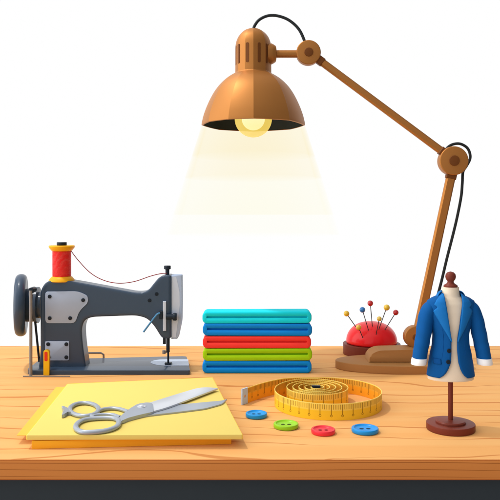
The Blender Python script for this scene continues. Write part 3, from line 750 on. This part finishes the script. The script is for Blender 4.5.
sl2 = sleeve([(467.4, 302.5, 3, 0), (469.4, 304, 5, 0), (471.6, 308.5, 7.2, 0), (474.6, 316, 7.6, 0), (477, 325, 7.4, -1), (479.4, 338, 7.2, -2), (481.2, 348, 7.1, -3), (482.7, 357.6, 7.0, -4)], 'sleeve')
for s_, xa, xb in ((sl1, 418.3, 417.4), (sl2, 482.8, 483.3)):
    bm = BM(); L = []
    for r, y, f in ((6.6, 357, 0), (7.35, 357.2, 0), (7.45, 360, .5), (7.5, 362.8, 1), (7.2, 363.3, 1), (6.6, 363.3, 1), (6.5, 359, .5)):
        xx = xa+(xb-xa)*f
        L.append([Vector((jx(xx)+r/js*cos(2*pi*k/32), JD-(4+f*.5)/js+r*1.12/js*sin(2*pi*k/32), jz(y))) for k in range(32)])
    add_loops(bm, L); build('cuff', bm, M['cuff'], s_, angle=50)
def strip(inner, outer, y0, y1, name, m, off=1.1, n=30, cols_=7, parent=jk):
    bm = BM(); R = []
    for i in range(n+1):
        y = y0+(y1-y0)*i/n; a = lininterp(inner, y); b = lininterp(outer, y)
        R.append([bm.verts.new(surf(a+(b-a)*k/cols_, y, off+.5*sin(pi*k/cols_))) for k in range(cols_+1)])
    for a, b in zip(R, R[1:]):
        for k in range(cols_): bm.faces.new((a[k], a[k+1], b[k+1], b[k]))
    o = build(name, bm, m, parent, angle=60); md = o.modifiers.new('cloth thickness', 'SOLIDIFY'); md.thickness = .0014; md.offset = 0
    return o
def lininterp(tab, y):
    if y <= tab[0][0]: return tab[0][1]
    for a, b in zip(tab, tab[1:]):
        if y <= b[0]: return a[1]+(b[1]-a[1])*(y-a[0])/max(1e-6, b[0]-a[0])
    return tab[-1][1]
for sg in (-1, 1):
    inner = [(293, sg*8.7), (300, sg*8.4), (320, sg*5.8), (339.3, sg*2.9)]
    k = 1 if sg < 0 else .97
    outer = [(293, sg*9.2), (296, sg*13), (299, sg*16.2*k), (303.4, sg*18.8*k), (306, sg*15.6*k), (309.5, sg*19.6*k), (313, sg*18.2*k), (326, sg*11), (339.3, sg*3.2)]
    strip(inner, outer, 293, 339.3, 'lapel', M['lapel'], n=44)
for sg in (-1, 1):
    bm = BM(); add_tube(bm, catmull([surf(sg*13.5, 318, .25), surf(sg*11.2, 328, .25), surf(sg*10.2, 340, .25), surf(sg*11.4, 352, .25), surf(sg*12.4, 355.8, .25)], 6), .0006, 6); build('dart_seam', bm, M['pocket'], jk)
# collar round the back of the neck
bm = BM(); R = []
for i in range(8):
    y = 291+i*.9; w, d = 9.6+i*.75, 8.5+i*.45
    R.append([bm.verts.new((cx0+w/js*sin(a_), JD-d/js*cos(a_), jz(y-1.5*sin(i/7*pi)))) for a_ in [radians(72)+radians(216)*k/32 for k in range(33)]])
for a, b in zip(R, R[1:]):
    for k in range(32): bm.faces.new((a[k], a[k+1], b[k+1], b[k]))
o = build('collar', bm, M['lapel'], jk, angle=60); md = o.modifiers.new('cloth thickness', 'SOLIDIFY'); md.thickness = .0014; md.offset = 0
for x, y in ((-5.7, 348), (-6.8, 358.6)):
    c = surf(x, y, .9); bm = BM(); add_lathe(bm, disc_prof(2.1/js, -.0016, .0012, .0006), c, 'Y', 24); build('jacket_button', bm, M['black'], jk)
strip([(356.6, -13.2), (361.5, -12.8)], [(356.6, -19.6), (361.5, -19.4)], 356.6, 361.5, 'pocket_flap', M['pocket'], off=.7, n=6, cols_=6)

# ---------------------------------------------------------------- light
W = bpy.data.worlds.new('World'); S.world = W; W.use_nodes = True; nt = NT(W.node_tree)
bg = nt.n['Background']
tc = nt.new('ShaderNodeTexCoord'); sp = nt.new('ShaderNodeSeparateXYZ'); nt.l.new(tc.outputs['Generated'], sp.inputs[0])
phi = nt.math('ARCTAN2', sp.outputs[0], nt.math('MULTIPLY', sp.outputs[1], -1.0))      # 0 = behind the photographer, + = right
fac = nt.math('MULTIPLY_ADD', phi, 1/(2*pi), .5)
cr = nt.new('ShaderNodeValToRGB'); nt.l.new(fac, cr.inputs[0])
def A(deg): return (deg+180)/360
stops = [(-180, 1.0), (-132, 1.0), (-128, .5), (-112, .5), (-106, 2.6), (-56, 2.6), (-48, .95), (-3, .9), (3, .34), (76, .28), (84, .14), (128, .14), (132, 1.0), (180, 1.0)]  # unseen surround, bright left band and dark right added for side contrast
el = cr.color_ramp.elements
while len(el) > 1: el.remove(el[-1])
el[0].position = 0; el[0].color = (.5,)*3+(1,)
for d_, v in stops[1:]:
    e = el.new(min(1, A(d_))); e.color = (v/2,)*3+(1,)
side = nt.math('MULTIPLY', cr.outputs[0], 2.0)
top = nt.step(sp.outputs[2], .66, .74); bot = nt.step(nt.math('MULTIPLY', sp.outputs[2], -1.0), .66, .74)
def mixf(f, a, b): return nt.math('ADD', nt.math('MULTIPLY', a, nt.math('SUBTRACT', 1.0, f)), nt.math('MULTIPLY', b, f))
val = mixf(bot, mixf(top, side, nt.math('MULTIPLY_ADD', sp.outputs[0], -1.15, 1.0)), .45)
cb = nt.new('ShaderNodeCombineColor')
for i in range(3): nt.l.new(val, cb.inputs[i])
nt.l.new(cb.outputs[0], bg.inputs['Color']); bg.inputs['Strength'].default_value = 1.0

def area(name, loc, target, power, size, col=(1, 1, 1)):
    l = bpy.data.lights.new(name, 'AREA'); l.energy = power; l.size = size; l.color = col; l.specular_factor = .35
    o = bpy.data.objects.new(name, l); COL.objects.link(o); o.location = loc
    o.rotation_euler = (Vector(target)-Vector(loc)).to_track_quat('-Z', 'Y').to_euler(); return o
kt = Vector((0, 1.7, 0)); kd = Vector((-.42, .02, 1)).normalized()
area('key_lamp', kt+kd*3.2, kt, 42, .16, (1, .98, .95))

# ---------------------------------------------------------------- camera
cam = bpy.data.cameras.new('camera'); co = bpy.data.objects.new('camera', cam); COL.objects.link(co)
co.location = (0, 0, H); co.rotation_euler = (pi/2, 0, 0)
cam.sensor_width = 36; cam.lens = F/500*36; cam.shift_y = -(250-HY)/500; cam.clip_start = .01; cam.clip_end = 50
S.camera = co
S.render.resolution_x = 1024; S.render.resolution_y = 1024
S.view_settings.view_transform = 'Standard'; S.view_settings.look = 'None'; S.view_settings.exposure = 0; S.view_settings.gamma = 1
